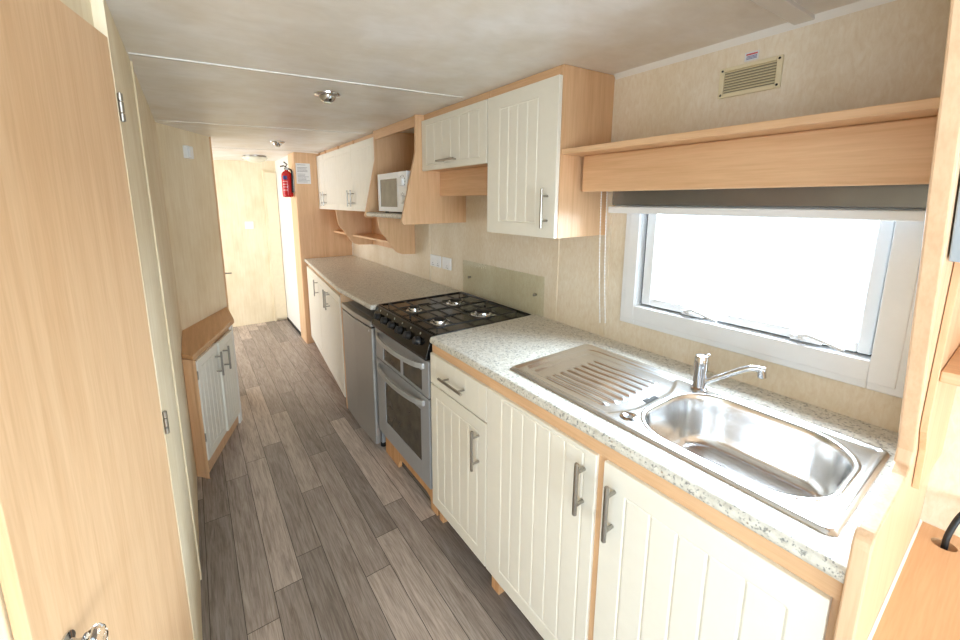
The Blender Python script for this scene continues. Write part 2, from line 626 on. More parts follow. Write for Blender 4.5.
STRIP = plain('ceiling_cover_strip', (226, 224, 220), 0.25, var=0.01)
ceil_strip('trim_5', 0.175, 0.014, x1=-0.32, dz=0.003, mat=STRIP)
ceil_strip('trim_6', 1.38, 0.012, x1=-0.33, dz=0.0025, mat=STRIP)
ceil_strip('trim_7', -0.985, 0.045, x0=-3.1, dz=0.010, mat=STRIP)
ceil_strip('trim_8', 2.62, 0.014, x0=-1.9, x1=-0.34, dz=0.0025, mat=STRIP)
# scotia between right wall and ceiling
struct('trim_9', prism(BM(), [(0, 1.949), (-0.016, 1.948), (0, 1.930)], 'y', -1.31, -0.405), CREAMWALL_W)
# front jamb of the corner where the hall door hangs
struct('trim_10', prism(BM(), [(-1.25, 1.95), (-1.238, 1.957), (-1.262, 2.02), (-1.285, 2.02), (-1.31, 1.985)], 'z', 0, 1.935), WOODZ, 0.002,
       label='brown hall door jamb')

# ---- wardrobe door in the splayed wall (nearest thing on the left)
def dp(s, t, z):   # along the door from the hinge, out of it, height
    return (HX + ddx * s + nx * t, HY + ddy * s + ny * t, z)


door1 = emp('door_1', 'tall plain beech wardrobe door filling the left foreground', 'door', dp(.26, 0, 0), kind='structure')
bm = BM()
vsx = []
pts = [dp(0.004, -0.018, 0)[:2], dp(0.004, 0, 0)[:2], dp(0.508, 0, 0)[:2], dp(0.508, -0.018, 0)[:2]]
obj('door_leaf', prism(BM(), pts, 'z', 0.06, 1.815), WOODDOOR, door1, 0.0015)
for z in (1.676, 0.922):
    bm = BM()
    c = Vector(dp(-0.004, 0.004, z))
    for a, b in ((-0.030, -0.013), (-0.012, 0.012), (0.013, 0.030)):
        lathe(bm, c + Vector((0, 0, a)), (0, 0, 1), [(.0035, 0), (.0052, .001), (.0052, b - a - .001), (.0035, b - a)], 14)
    rod(bm, c + Vector((0, 0, -.031)), c + Vector((0, 0, .031)), .003, 10)
    obj('hinge', bm, NICKEL, door1, smooth='auto', label='steel barrel hinge')
kb = emp
knob = obj('knob', lathe(BM(), dp(.455, 0, .808), (nx, ny, 0), [(.022, 0), (.022, .003), (.012, .006), (.009, .012), (.009, .020), (.014, .023)], 20), CHROME, door1, smooth='auto')
obj('crystal', lathe(BM(), dp(.455, .023, .808), (nx, ny, 0), [(.010, 0), (.019, .006), (.021, .014), (.017, .022), (.009, .026)], 8), CRYSTAL, knob, label='faceted clear crystal knob end')

# ---- hall doors
door2 = emp('door_2', 'pale hall door beyond the kitchen, right of the light switch', 'door', (-.5, 3.84, 0), kind='structure')
obj('door_leaf', bx(-0.64, -0.52, 3.815, 3.847, 0.03, 1.80), plain('pale_beech_door', (238, 222, 192), .4), door2, .002)
obj('door_frame', bx(-0.665, -0.64, 3.82, 3.849, 0.0, 1.83), WALLL, door2, .002)
bm = lathe(BM(), (-1.262, 2.022, 0.93), (0.2, 1, 0), [(.014, 0), (.014, .004), (.006, .006), (.006, .03)], 14)
tube(bm, [(-1.256, 2.05, .93), (-1.24, 2.052, .93), (-1.19, 2.05, .928)], .005, 8)
tag(obj('door_lever', bm, NICKEL, smooth='auto', origin=(-1.262, 2.022, .93)), 'small steel lever handle on the brown jamb at the hall opening', 'door handle')
# dark strip painted as the shaded gap at the hall wall foot
struct('gap_shade_hall', bx(-.523, -.515, 3.03, 3.815, 0, .03), DARK)

# ------------------------------------------------------------------ window
win = emp('window_1', 'white framed kitchen window over the sink', 'window', (0, -0.89, WZ0), kind='structure')
FY0, FY1, FZ0, FZ1 = -1.295, -0.500, 0.990, 1.57
IY0, IY1, IZ0, IZ1 = -1.222, -0.560, 1.066, 1.50
bm = BM()
t0, t1 = -0.014, 0.0
def ring(bm, a, b, x0, x1):
    (ya0, ya1, za0, za1), (yb0, yb1, zb0, zb1) = a, b
    box(bm, x0, x1, ya0, yb0, za0, za1); box(bm, x0, x1, yb1, ya1, za0, za1)
    box(bm, x0, x1, yb0, yb1, za0, zb0); box(bm, x0, x1, yb0, yb1, zb1, za1)
ring(bm, (FY0, FY1, FZ0, FZ1), (IY0, IY1, IZ0, IZ1), -0.014, -0.0005)
obj('window_frame', bm, WHITE, win, .003)
bm = BM()
ring(bm, (FY0 + .022, FY1 - .02, FZ0 + .02, FZ1 - .02), (IY0, IY1, IZ0, IZ1), -0.019, -0.0142)
obj('frame_bead', bm, WHITE, win, .002)
bm = BM()
ring(bm, (WY0 + .001, WY1 - .001, WZ0 + .001, WZ1 - .001), (IY0, IY1, IZ0, IZ1), 0.0, 0.058)
obj('window_reveal', bm, WHITE, win, .001)
obj('gap_shade', (lambda b: (ring(b, (IY0 - .0, IY1 + .0, IZ0 - .0, IZ1), (IY0 + .010, IY1 - .016, IZ0 + .010, IZ1 - .008), 0.030, 0.034), b)[1])(BM()), plain('gap_shade_grey', (70, 76, 84), .7), win)  # shade of the sash gap painted as a dark ring behind it
bm = BM()
ring(bm, (IY0 + .006, IY1 - .012, IZ0 + .006, IZ1 - .004), (IY0 + .034, IY1 - .048, IZ0 + .036, IZ1 - .03), 0.012, 0.044)
sa = obj('sash', bm, WHITE, win, .004)
obj('pane', bx(0.026, 0.030, IY0 + .03, IY1 - .044, IZ0 + .032, IZ1 - .026), PANE, sa)
for y in (-0.772, -1.085):
    bm = bx(-.004, .012, y - .035, y + .035, IZ0 + .008, IZ0 + .022)
    tube(bm, curve_pts([(-.006, y + .018, IZ0 + .018), (-.014, y, IZ0 + .030), (-.016, y - .03, IZ0 + .026), (-.014, y - .085, IZ0 + .010)], 5), .0055, 8)
    lathe(bm, (-.004, y + .01, IZ0 + .02), (-1, 0, .3), [(.010, 0), (.010, .008), (.006, .012)], 12)
    obj('window_latch', bm, WHITE, win, smooth='auto')

w2 = emp('window_2', 'wide lounge window behind the camera', 'window', (-1.5, -4.97, .75), kind='structure')
bm = BM()
ring(bm, (-.15, -2.85, .75, 1.8), (-.2, -2.8, .8, 1.75), 0, 0.05)
bm.free()
bm = BM()
for a in ((-2.85, -2.8, .75, 1.8), (-.2, -.15, .75, 1.8), (-2.8, -.2, .75, .8), (-2.8, -.2, 1.75, 1.8), (-1.93, -1.88, .8, 1.75), (-1.12, -1.07, .8, 1.75)):
    box(bm, a[0], a[1], -4.99, -4.95, a[2], a[3])
obj('window_frame', bm, WHITE, w2, .003)
obj('pane', bx(-2.81, -.19, -4.972, -4.968, .79, 1.76), PANE, w2)
w3 = emp('added_glazing', 'unseen full-height lounge glazing left of the camera, added to light the ceiling', 'door', (-3.17, -2.2, 0), kind='structure')  # unseen glazing added full height so low light reaches the ceiling
bm = BM()
for a in ((-3.05, -3.0, 0, 1.85), (-1.4, -1.35, 0, 1.85), (-2.225, -2.175, .05, 1.8), (-3.0, -1.4, 0, .05), (-3.0, -1.4, 1.8, 1.85)):
    box(bm, -3.19, -3.15, a[0], a[1], a[2], a[3])
obj('door_frame', bm, WHITE, w3, .003)  # frame of the added unseen glazing
obj('pane', bx(-3.172, -3.168, -3.01, -1.39, .04, 1.81), PANE, w3)  # pane of the added unseen glazing

# ------------------------------------------------------------------ worktops
def bullnose(xf, xb, zt, zb):
    r = 0.013
    a = arc2(xf + r, zb + r, r, 180, 270, 5)[::1]
    b_ = arc2(xf + r, zt - r, r, 90, 180, 5)
    return [(xb, zb), (xb, zt)] + b_ + a


SX0, SX1, SY0, SY1 = -0.552, -0.134, -1.302, -0.442    # sink outline
bm = BM()
hx0, hx1, hy0, hy1 = SX0 + .02, SX1 - .02, SY0 + .02, SY1 - .02
prism(bm, bullnose(XF, hx0, ZT, ZB), 'y', YP + .001, -0.004)
box(bm, hx1, -0.001, YP + .001, -0.004, ZB, ZT)
box(bm, hx0, hx1, hy1, -0.004, ZB, ZT)
box(bm, hx0, hx1, YP + .001, hy0, ZB, ZT)
tag(obj('worktop', bm, WORKTOP, origin=(-.3, -.66, ZB)), 'pale speckled worktop holding the steel sink, nearest the camera', 'worktop')
out = rounded_slab([(-0.001, 0.640), (-0.001, 2.760), (-0.500, 2.760), (-0.640, 1.215), (-0.630, 0.640)], 0.02)
bm = prism(BM(), [(-0.001, 0.640), (-0.001, 2.760), (-0.500, 2.760), (-0.560, 2.10), (-0.640, 1.215), (-0.630, 0.640)], 'z', ZB, ZT)
tag(obj('worktop', bm, WORKTOP, None, .010, seg=4, origin=(-.3, 1.7, ZB)), 'speckled worktop beyond the cooker, running to the far end panel', 'worktop')

# ------------------------------------------------------------------ near base units
XD = -0.617                    # face of the doors


def carcass(y0, y1, mull=None, xb=-.02):
    bm = BM()
    box(bm, -.598, xb, y0 + .001, y0 + .016, .10, ZB - .001)
    box(bm, -.598, xb, y1 - .016, y1 - .001, .10, ZB - .001)
    box(bm, -.598, xb, y0 + .016, y1 - .016, .10, .116)
    box(bm, xb - .006, xb, y0 + .016, y1 - .016, .116, ZB - .001)
    return bm


base_spec = []
u = emp('base_cabinet', 'cream base unit with one drawer over a single door, right of the cooker', 'cabinet', (-.31, -.2, 0), 'cream base units')
obj('body', carcass(-.4045, -.005), WOODZ, u)
obj('front_rail', bx(-.606, -.585, -.4045, -.005, .829, ZB - .001), WOODY, u, .001)
d = obj('drawer', door_bm((-.599, -.4030, .694), (0, 1, 0), (-1, 0, 0), .397, .134, .018, [.045, .125, .2, .275, .352], None, None, .0025, .0015), CREAM, u, .002)
bar_handle(d, (XD, -.125, .762), (XD, -.292, .762), (-1, 0, 0))
d = obj('door', door_bm((-.599, -.4030, .096), (0, 1, 0), (-1, 0, 0), .397, .592, .018, [.052, .111, .170, .229, .288, .345], .055, .540), CREAM, u, .002)
bar_handle(d, (XD, -.360, .490), (XD, -.360, .650), (-1, 0, 0))
obj('leg', bx(-.585, -.55, -.045, -.012, 0, .0995), WOODRAW, u, .002)
obj('leg', bx(-.08, -.05, -.39, -.02, 0, .0995), WOODRAW, u, .002)

u = emp('base_cabinet', 'cream double-door base unit under the steel sink', 'cabinet', (-.31, -.86, 0), 'cream base units')
bm = carcass(YP + .002, -.4055)
obj('body', bm, WOODZ, u)
obj('front_rail', bx(-.606, -.585, YP + .002, -.4055, .829, ZB - .001), WOODY, u, .001)
obj('mullion', bx(-.606, -.585, -.893, -.859, .10, .829), WOODZ, u, .001)
d = obj('door', door_bm((-.599, -.8645, .096), (0, 1, 0), (-1, 0, 0), .4575, .733, .018, [.040, .104, .160, .216, .273, .325, .375], .058, .732 - .012), CREAM, u, .002)
bar_handle(d, (XD, -.829, .648), (XD, -.829, .800), (-1, 0, 0), r=.0064)
d = obj('door', door_bm((-.599, -1.318, .096), (0, 1, 0), (-1, 0, 0), .431, .733, .018, [.052, .114, .181, .242, .304, .366], .06, .669), CREAM, u, .002)
bar_handle(d, (XD, -.921, .640), (XD, -.921, .792), (-1, 0, 0), r=.0064)
obj('leg', bx(-.590, -.557, -.455, -.410, 0, .0995), WOODRAW, u, .002)
obj('leg', bx(-.08, -.05, -1.30, -.42, 0, .0995), WOODRAW, u, .002)

# ------------------------------------------------------------------ sink
def sd_rrect(x, y, x0, x1, y0, y1, r):
    cx, cy = (x0 + x1) / 2, (y0 + y1) / 2
    qx = abs(x - cx) - (x1 - x0) / 2 + r; qy = abs(y - cy) - (y1 - y0) / 2 + r
    return sqrt(max(qx, 0) ** 2 + max(qy, 0) ** 2) + min(max(qx, qy), 0) - r


def sst(a, b, x):
    t = min(1, max(0, (x - a) / (b - a)))
    return t * t * (3 - 2 * t)


BX0, BX1, BY0, BY1, BR = -0.514, -0.170, -1.268, -0.873, 0.118


def dr_in(x, y):   # drainer outline with a round bay towards the bowl
    a = sd_rrect(x, y, -.530, -.160, -.860, -.468, .05)
    c = sqrt((x + .345) ** 2 + (y + .470) ** 2) - .398
    return max(a, c)


def sink_h(x, y):
    z = ZT + .003
    e = -sd_rrect(x, y, SX0, SX1, SY0, SY1, .022)
    z += .0045 * sst(0.000, .005, e) * (1 - sst(.010, .020, e)) - .0025 * (1 - sst(0, .003, e))
    dd = dr_in(x, y)
    z -= .0050 * sst(0, -.012, dd)
    z -= .0035 * sst(-.030, -.040, dd) if y > -.62 else .0035 * sst(-.030, -.040, dd) * sst(-.72, -.62, y)
    if -.80 < y < -.535 and -.498 < x < -.222:
        k = (x + .498) / .0345
        f = abs(k - round(k - .5) - .5)
        xc = x + .36
        ymin = -.815 + .9 * max(0, -xc - .06) ** 1.0 * .35
        ymax = -.548
        env = sst(ymin, ymin + .02, y) * (1 - sst(ymax - .02, ymax, y))
        z += .0042 * (1 - sst(.10, .30, f)) * env
    # pressed line at the bowl end
    if -1.25 < y < -.90:
        pass
    g = abs(y + 1.2855) ; 
    z += .002 * (1 - sst(.002, .006, g)) * (1 if -.47 < x < -.17 else 0)
    return z


NX, NY = 96, 200
bm = BM()
vg = []
for j in range(NY + 1):
    yy = SY0 + (SY1 - SY0) * j / NY
    vg.append([bm.verts.new((SX0 + (SX1 - SX0) * i / NX, yy, sink_h(SX0 + (SX1 - SX0) * i / NX, yy))) for i in range(NX + 1)])
for j in range(NY):
    for i in range(NX):
        q = [vg[j][i], vg[j][i + 1], vg[j + 1][i + 1], vg[j + 1][i]]
        cx = sum(v.co.x for v in q) / 4; cy = sum(v.co.y for v in q) / 4
        if sd_rrect(cx, cy, BX0, BX1, BY0, BY1, BR) < .0035: continue
        if sd_rrect(cx, cy, SX0, SX1, SY0, SY1, .022) > 0.001: continue
        bm.faces.new(q)
bmesh.ops.delete(bm, geom=[v for v in bm.verts if not v.link_faces], context='VERTS')
snk = emp('sink', 'stainless steel single-bowl sink with ribbed drainer set in the worktop', 'sink', (-.34, -.87, ZT))
obj('drainer', bm, STEEL, snk, smooth=True)


def rr_loop(x0, x1, y0, y1, r, z, n=12):
    pts = []
    for cx, cy, a in ((x1 - r, y1 - r, 0), (x0 + r, y1 - r, 90), (x0 + r, y0 + r, 180), (x1 - r, y0 + r, 270)):
        for k in range(n + 1):
            t = radians(a + 90 * k / n)
            pts.append((cx + r * cos(t), cy + r * sin(t), z))
    return pts


bm = BM()
prof = [(-.012, .0012), (-.009, .0040), (-.003, .0044), (.001, .0028), (.004, -.002), (.007, -.012), (.012, -.05), (.018, -.10), (.024, -.122), (.036, -.137), (.052, -.142)]
rings = []
for ins, dz in prof:
    rings.append([bm.verts.new(p) for p in rr_loop(BX0 + ins, BX1 - ins, BY0 + ins, BY1 - ins, max(.03, BR - ins * .9), ZT + dz)])
for A, B in zip(rings, rings[1:]):
    for k in range(len(A)):
        bm.faces.new([A[k], A[(k + 1) % len(A)], B[(k + 1) % len(A)], B[k]])
last = rings[-1]
c = bm.verts.new(((BX0 + BX1) / 2, (BY0 + BY1) / 2, ZT - .147))
for k in range(len(last)):
    bm.faces.new([last[k], last[(k + 1) % len(last)], c])
obj('bowl', bm, STEEL, snk, smooth=True)
obj('waste', lathe(BM(), ((BX0 + BX1) / 2, (BY0 + BY1) / 2, ZT - .1485), (0, 0, 1), [(.034, 0), (.034, .004), (.028, .004), (.024, .002), (0.0, .002)], 24), CHROME, snk, smooth='auto')
obj('plug', lathe(BM(), (-.492, -.868, ZT + .003), (0, 0, 1), [(.024, 0), (.024, .002), (.016, .004), (.012, .002), (0, .002)], 24), CHROME, snk, smooth='auto', label='round chrome overflow cap')
bm = BM()
for i in range(2):
    for k in range(3):
        x = -.372 + i * .03 + k * .009; y = -.842 - i * .004
        box(bm, x, x + .003, y - .010, y + .010, ZT - .0015, ZT + .0008)
obj('overflow_slots', bm, plain('slot_grey', (84, 82, 80), .6), snk)

tap = emp('tap', 'chrome mixer tap with a swivel spout standing behind the bowl', 'tap', (-.172, -.893, ZT + .003))
tx, ty = -.172, -.893
z0 = ZT + .002
obj('tap_body', lathe(BM(), (tx, ty, z0), (0, 0, 1), [(.024, 0), (.024, .006), (.018, .010), (.0175, .066), (.0185, .070), (.0185, .104), (.016, .110), (.006, .112), (0, .112)], 28), CHROME, tap, smooth='auto')
bm = BM()
tube(bm, [(tx + .008, ty - .006, z0 + .106), (tx + .014, ty - .010, z0 + .109), (tx + .019, ty - .013, z0 + .110)], .0042, 10)
obj('lever', bm, CHROME, tap, smooth='auto')
sp = curve_pts([(tx + .004, ty - .010, z0 + .026), (tx + .016, ty - .05, z0 + .056), (tx + .028, ty - .098, z0 + .092), (tx + .035, ty - .122, z0 + .104), (tx + .042, ty - .148, z0 + .105)], 6)
bm = tube(BM(), sp, .0085, 14)
lathe(bm, (tx + .040, ty - .140, z0 + .107), (.05, -.12, -1), [(.010, 0), (.0105, .012), (.0105, .024), (.008, .026)], 16)
obj('spout', bm, CHROME, tap, smooth='auto')

# ------------------------------------------------------------------ cooker
KY0, KY1 = 0.010, 0.622
ck = emp('cooker', 'silver and black gas cooker standing between the two worktops', 'cooker', (-.31, .316, .15))
obj('body', bx(-.578, -.022, KY0, KY1, .150, .868), GREYD, ck, .003)
# hob plate with raised rim
hob = BM()
box(hob, -.585, -.020, KY0 - .010, KY1 + .014, .868, .8925)
for a in ((-.585, -.575), (-.030, -.020)):
    box(hob, a[0], a[1], KY0 - .010, KY1 + .014, .8925, .8985)
for a in ((KY0 - .010, KY0 + .002), (KY1 + .002, KY1 + .014)):
    box(hob, -.575, -.030, a[0], a[1], .8925, .8985)
hb = obj('hob', hob, BLACK, ck, .0015)
box_f = prism(BM(), [(-.586, .897), (-.600, .894), (-.634, .800), (-.634, .786), (-.579, .786)], 'y', KY0 - .004, KY1 + .008)
fa = obj('control_panel', box_f, BLACK, ck, .003)
fn = Vector((-.94, 0, .34)).normalized()
for k, y in enumerate((.555, .465, .375, .285, .195, .100)):
    c = Vector((-.6165, y, .848)) + fn * .001
    bm = lathe(BM(), c, fn, [(.020, 0), (.020, .006), (.017, .010), (.0165, .022), (.013, .026)], 20)
    side = Vector((0, 1, 0)); upv = fn.cross(side)
    p = c + fn * .024
    for s_ in (-1, 1):
        pass
    a = p - upv * .016; b_ = p + upv * .016
    tube(bm, [a, b_], .0042, 6)
    obj('knob', bm, BLACKM, fa, smooth='auto')
    m_ = c + upv * .0 + Vector((.0118, 0, .034))
    obj('dial_mark', lathe(BM(), m_, fn, [(.005, 0), (.005, .0008)], 10), plain('grey_mark', (176, 172, 160), .5) if k == 0 else bpy.data.materials['grey_mark'], fa)
# burners
for bxp, byp, r in ((-.464, .430, .030), (-.200, .430, .038), (-.200, .165, .046), (-.464, .165, .034)):
    br = obj('burner', lathe(BM(), (bxp, byp, .8925), (0, 0, 1), [(r * 1.5, 0), (r * 1.45, .003), (r * 1.1, .004), (r * 1.05, .014), (r * .95, .016)], 28), CHROME, hb, smooth='auto')
    o = obj('burner_cap', lathe(BM(), (bxp, byp, .9085), (0, 0, 1), [(r * .9, 0), (r * .92, .004), (r * .8, .007), (0, .008)], 24), BLACKM, hb, smooth='auto')
for yc in (.165, .430):
    bm = BM()
    y0, y1 = yc - .128, yc + .128
    x0, x1 = -.556, -.090
    zt_ = .915; th = .0038
    for y in (y0, y1):
        tube(bm, [(x0, y, .8955), (x0, y, zt_), (x1, y, zt_), (x1, y, .8955)], th, 6)
    for x in (x0, (x0 + x1) / 2, x1):
        tube(bm, [(x, y0, zt_), (x, y1, zt_)], th, 6)
    for bxp in (-.464, -.200):
        for dx_, dy_ in ((1, 0), (-1, 0), (0, 1), (0, -1)):
            tube(bm, [(bxp + dx_ * .022, yc + dy_ * .022, zt_ + .002), (bxp + dx_ * (.09 if dx_ else 0), yc + dy_ * (.126 if dy_ else 0), zt_ + .001)], th, 6)
    obj('pan_support', bm, BLACKM, hb)


def oven_door(z0, z1, gy0, gy1, gz0, gz1, name):
    xf, xb = -.617, -.580
    dr = BM()
    # frame with a real recess for the glass
    box(dr, xf, xb, KY0 + .002, gy0, z0, z1); box(dr, xf, xb, gy1, KY1 - .004, z0, z1)
    box(dr, xf, xb, gy0, gy1, z0, gz0); box(dr, xf, xb, gy0, gy1, gz1, z1)
    dd = obj(name, dr, GREYD, ck, .002)
    obj('glass_panel', bx(xf + .003, xb, gy0, gy1, gz0, gz1), OVENGLASS, dd, label='smoked glass panel')
    ys = [.052 + (.572 - .052) * k / 14 for k in range(15)]
    zz = z1 - .030
    path = [(xf - .012 - .040 * sin(pi * k / 14) ** .55, y, zz - .010 * 0) for k, y in enumerate(ys)]
    path = [(xf, ys[0] - .004, zz)] + path + [(xf, ys[-1] + .004, zz)]
    hbm = BM()
    prevv = None
    for k, p in enumerate(path):
        inner = .012
        q = [hbm.verts.new((p[0], p[1], zz + .013)), hbm.verts.new((p[0], p[1], zz - .013)),
             hbm.verts.new((min(p[0] + inner, xf), p[1], zz - .013)), hbm.verts.new((min(p[0] + inner, xf), p[1], zz + .013))]
        if prevv:
            for i in range(4):
                hbm.faces.new([prevv[i], prevv[(i + 1) % 4], q[(i + 1) % 4], q[i]])
        else:
            hbm.faces.new(q)
        prevv = q
    hbm.faces.new(prevv[::-1])
    bmesh.ops.remove_doubles(hbm, verts=hbm.verts, dist=.0001)
    obj('handle', hbm, plain('handle_silver', (186, 188, 190), .3, .5) if 'handle_silver' not in bpy.data.materials else bpy.data.materials['handle_silver'], dd, .003)


oven_door(.604, .776, .076, .512, .618, .716, 'grill_door')
oven_door(.152, .597, .094, .506, .250, .518, 'oven_door')
# divider seen through the grill window
g = bx(-.6165, -.612, .275, .300, .618, .716)
obj('grill_divider', g, GREYD, ck)

pl = prism(BM(), [(.010, .0), (.010, .147), (.605, .147), (.605, 0), (.430, 0), (.424, .04), (.40, .062), (.36, .066), (.11, .066), (.075, .055), (.065, .0)], 'x', -.585, -.565)
ps = emp('cooker_plinth', 'raw wooden plinth board with cut-outs under the cooker', 'plinth', (-.57, .31, 0))
obj('front_board', pl, WOODRAW, ps, .001)
obj('side_board', bx(-.565, -.10, .596, .612, 0, .147), WOODRAW, ps, .001)
obj('side_board', bx(-.565, -.10, .012, .028, 0, .147), WOODRAW, ps, .001)

# glass splashback
sb = emp('splashback', 'green-tinted glass splashback screwed to the wall behind the hob', 'splashback', (-.01, .28, .89))
obj('glass_sheet', bx(-.014, -.008, -.074, .628, .900, 1.102), SPLASH, sb, .001)
for y in (-.010, .565):
    obj('screw', lathe(BM(), (-.014, y, 1.001), (-1, 0, 0), [(.008, 0), (.008, .002), (.005, .005), (0, .006)], 14), NICKEL, sb, smooth='auto')
    obj('spacer', rod(BM(), (-.008, y, 1.001), (0, y, 1.001), .006, 10), NICKEL, sb)

# sockets
def socket(y0, y1, label, rockers):
    s = emp('wall_socket', label, 'socket', (0, (y0 + y1) / 2, 1.05), 'white wall sockets')
    obj('face_plate', bx(-.010, -.0003, y0, y1, 1.010, 1.092), WHITE, s, .003)
    for (a, b_) in rockers:
        obj('rocker', bx(-.014, -.010, a, b_, 1.048, 1.068), WHITE, s, .0015)
        bm = BM()
        for dy, dz in ((0, .0), (-.009, -.014), (.009, -.014)):
            box(bm, -.0106, -.0100, (a + b_) / 2 + dy - .003, (a + b_) / 2 + dy + .003, 1.036 + dz - .002, 1.036 + dz + .002)
        obj('pin_holes', bm, DARK, s)
socket(.912, 1.056, 'white double wall socket above the far worktop, left of a pair', ((.942, .952), (1.012, 1.022)))
socket(.782, .890, 'white single wall socket between the double socket and the splashback', ((.822, .834),))

# ------------------------------------------------------------------ fridge
fr = emp('fridge', 'silver under-counter fridge left of the cooker', 'fridge', (-.32, .9, 0))
FRY0, FRY1 = .645, 1.168
obj('body', bx(-.590, -.05, FRY0, FRY1, .035, .800), GREYD, fr, .003)
bm = prism(BM(), rounded_slab([(-.594, FRY0), (-.594, FRY1), (-.630, FRY1), (-.640, (FRY0 + FRY1) / 2), (-.630, FRY0)], .012), 'z', .042, .758)
d = obj('door', bm, FRIDGE, fr, .003)
bm = prism(BM(), rounded_slab([(-.592, FRY0), (-.592, FRY1), (-.634, FRY1), (-.644, (FRY0 + FRY1) / 2), (-.634, FRY0)], .012), 'z', .770, .800)
obj('top_trim', bm, FRIDGE, fr, .003)
obj('handle_groove', bx(-.620, -.592, FRY0 + .004, FRY1 - .004, .759, .769), DARK, fr)
obj('badge', lathe(BM(), (-.633, .672, .742), (-1, 0, 0), [(.007, 0), (.007, .0015)], 16), WHITE, fr)
for y in (FRY0 + .03, FRY1 - .03):
    for x in (-.57, -.12):
        obj('foot', lathe(BM(), (x, y, 0), (0, 0, 1), [(.018, 0), (.018, .02), (.012, .036)], 14), RUBBER, fr)

# ------------------------------------------------------------------ far base unit (front runs at an angle)
A = Vector((-.640, 1.205, 0)); B = Vector((-.505, 2.700, 0))
tt = (B - A).normalized(); nn = Vector((-tt.y, tt.x, 0))
def fp(s, o=0, z=0):
    q = A + tt * s + nn * (o - .028); return (q.x, q.y, z)
u = emp('base_cabinet', 'cream three-door base unit with angled front beyond the fridge', 'cabinet', (-.3, 1.9, 0), 'cream base units')
bm = BM()
pts = [fp(-.015)[:2], fp(1.52)[:2], (-.02, 2.755), (-.02, 1.185)]
prism(bm, pts, 'z', .10, ZB - .001)
obj('body', bm, WOODZ, u)
obj('filler_panel', bx(-.630, -.56, 1.174, 1.1865, .03, ZB - .001), WOODZ, u, .001)
spans = ((.010, .405, 'far'), (.411, .840, 'near'), (.850, 1.500, 'near'))
for (s0, s1, side) in spans:
    W_ = s1 - s0
    ng = max(4, int(W_ / .062))
    gx = [.05 + (W_ - .10) * k / (ng - 1) for k in range(ng)]
    d = obj('door', door_bm(fp(s1, .001, .098), -tt, nn, W_, .733, .018, [W_ - g_ for g_ in gx][::-1], .055, .678), CREAM, u, .002)
    sh = s1 - .035 if side == 'far' else s0 + .035
    if side == 'near' and s0 < .5: sh = s0 + .030
    bar_handle(d, fp(sh, .019, .655), fp(sh, .019, .800), nn)
# the handles of the first two doors meet; keep the first door's on its far edge
for s_ in (.05, 1.45):
    obj('leg', prism(BM(), [fp(s_, -.04)[:2], fp(s_ + .03, -.04)[:2], fp(s_ + .03, -.07)[:2], fp(s_, -.07)[:2]], 'z', 0, .0995), WOODRAW, u)
obj('leg', bx(-.08, -.05, 1.2, 2.7, 0, .0995), WOODRAW, u)
obj('plinth', prism(BM(), [fp(.09, -.05)[:2], fp(1.44, -.05)[:2], fp(1.44, -.064)[:2], fp(.09, -.064)[:2]], 'z', 0, .0995), WOODY, u)

# far partition (wardrobe side) that closes the run
pt = emp('end_panel', 'beech partition closing the far end of the kitchen run', 'panel', (-.26, 2.9, 0))
obj('face_board', bx(-.528, 0.0, 2.764, 2.784, 0, zc(-.53)), WOODZ, pt, .001)
obj('edge_board', bx(-.530, -.512, 2.786, 3.028, 0, zc(-.55)), wood('beech_laminate_hall_lit', 'z', (216, 176, 134), (230, 194, 154), (238, 206, 168)), pt, .001)  # same beech made paler, hall light put into its colour

# notice and extinguisher
nt_ = emp('notice', 'white printed paper notice pinned on the beech partition beside the extinguisher', 'notice', (-.45, 2.763, 1.73))
obj('sheet', bx(-.518, -.384, 2.7625, 2.7637, 1.636, 1.832), PAPER, nt_)
bm = BM()
random.seed(3)
for k in range(14):
    z = 1.818 - k * .0125
    if k in (1, 6): continue
    wd = random.uniform(.07, .112)
    box(bm, -.506, -.506 + wd, 2.7618, 2.7625, z - .0032, z)
obj('printed_lines', bm, PRINT, nt_)

ex = emp('fire_extinguisher', 'red fire extinguisher hung on the pale edge of the beech partition', 'fire extinguisher', (-.586, 2.86, 1.50))
ecx, ecy = -.586, 2.86
obj('cylinder', lathe(BM(), (ecx, ecy, 1.506), (0, 0, 1), [(.030, 0), (.046, .006), (.050, .020), (.050, .205), (.046, .228), (.032, .246), (.017, .254), (.017, .264)], 28), RED, ex, smooth='auto')
bm = lathe(BM(), (ecx, ecy, 1.770), (0, 0, 1), [(.016, 0), (.018, .004), (.014, .022), (.010, .026)], 18)
rod(bm, (ecx - .02, ecy, 1.782), (ecx + .022, ecy, 1.782), .007, 10)
lathe(bm, (ecx - .0, ecy - .013, 1.781), (0, -1, 0), [(.013, 0), (.013, .008), (.0, .009)], 18)
vv = obj('valve', bm, NICKEL, ex, smooth='auto')
bm = BM()
tube(bm, [(ecx - .004, ecy, 1.798), (ecx - .022, ecy - .004, 1.808), (ecx - .055, ecy - .006, 1.800)], .006, 8)
tube(bm, [(ecx - .004, ecy, 1.800), (ecx + .010, ecy - .004, 1.822), (ecx - .02, ecy - .010, 1.845)], .006, 8)
obj('lever', bm, BLACKM, ex, smooth='auto')
bm = tube(BM(), curve_pts([(ecx + .020, ecy - .004, 1.782), (ecx + .040, ecy - .022, 1.765), (ecx + .040, ecy - .046, 1.70), (ecx + .036, ecy - .046, 1.60), (ecx + .034, ecy - .046, 1.55)], 6), .008, 10)
obj('hose', bm, RUBBER, ex, smooth='auto')
bm = BM()
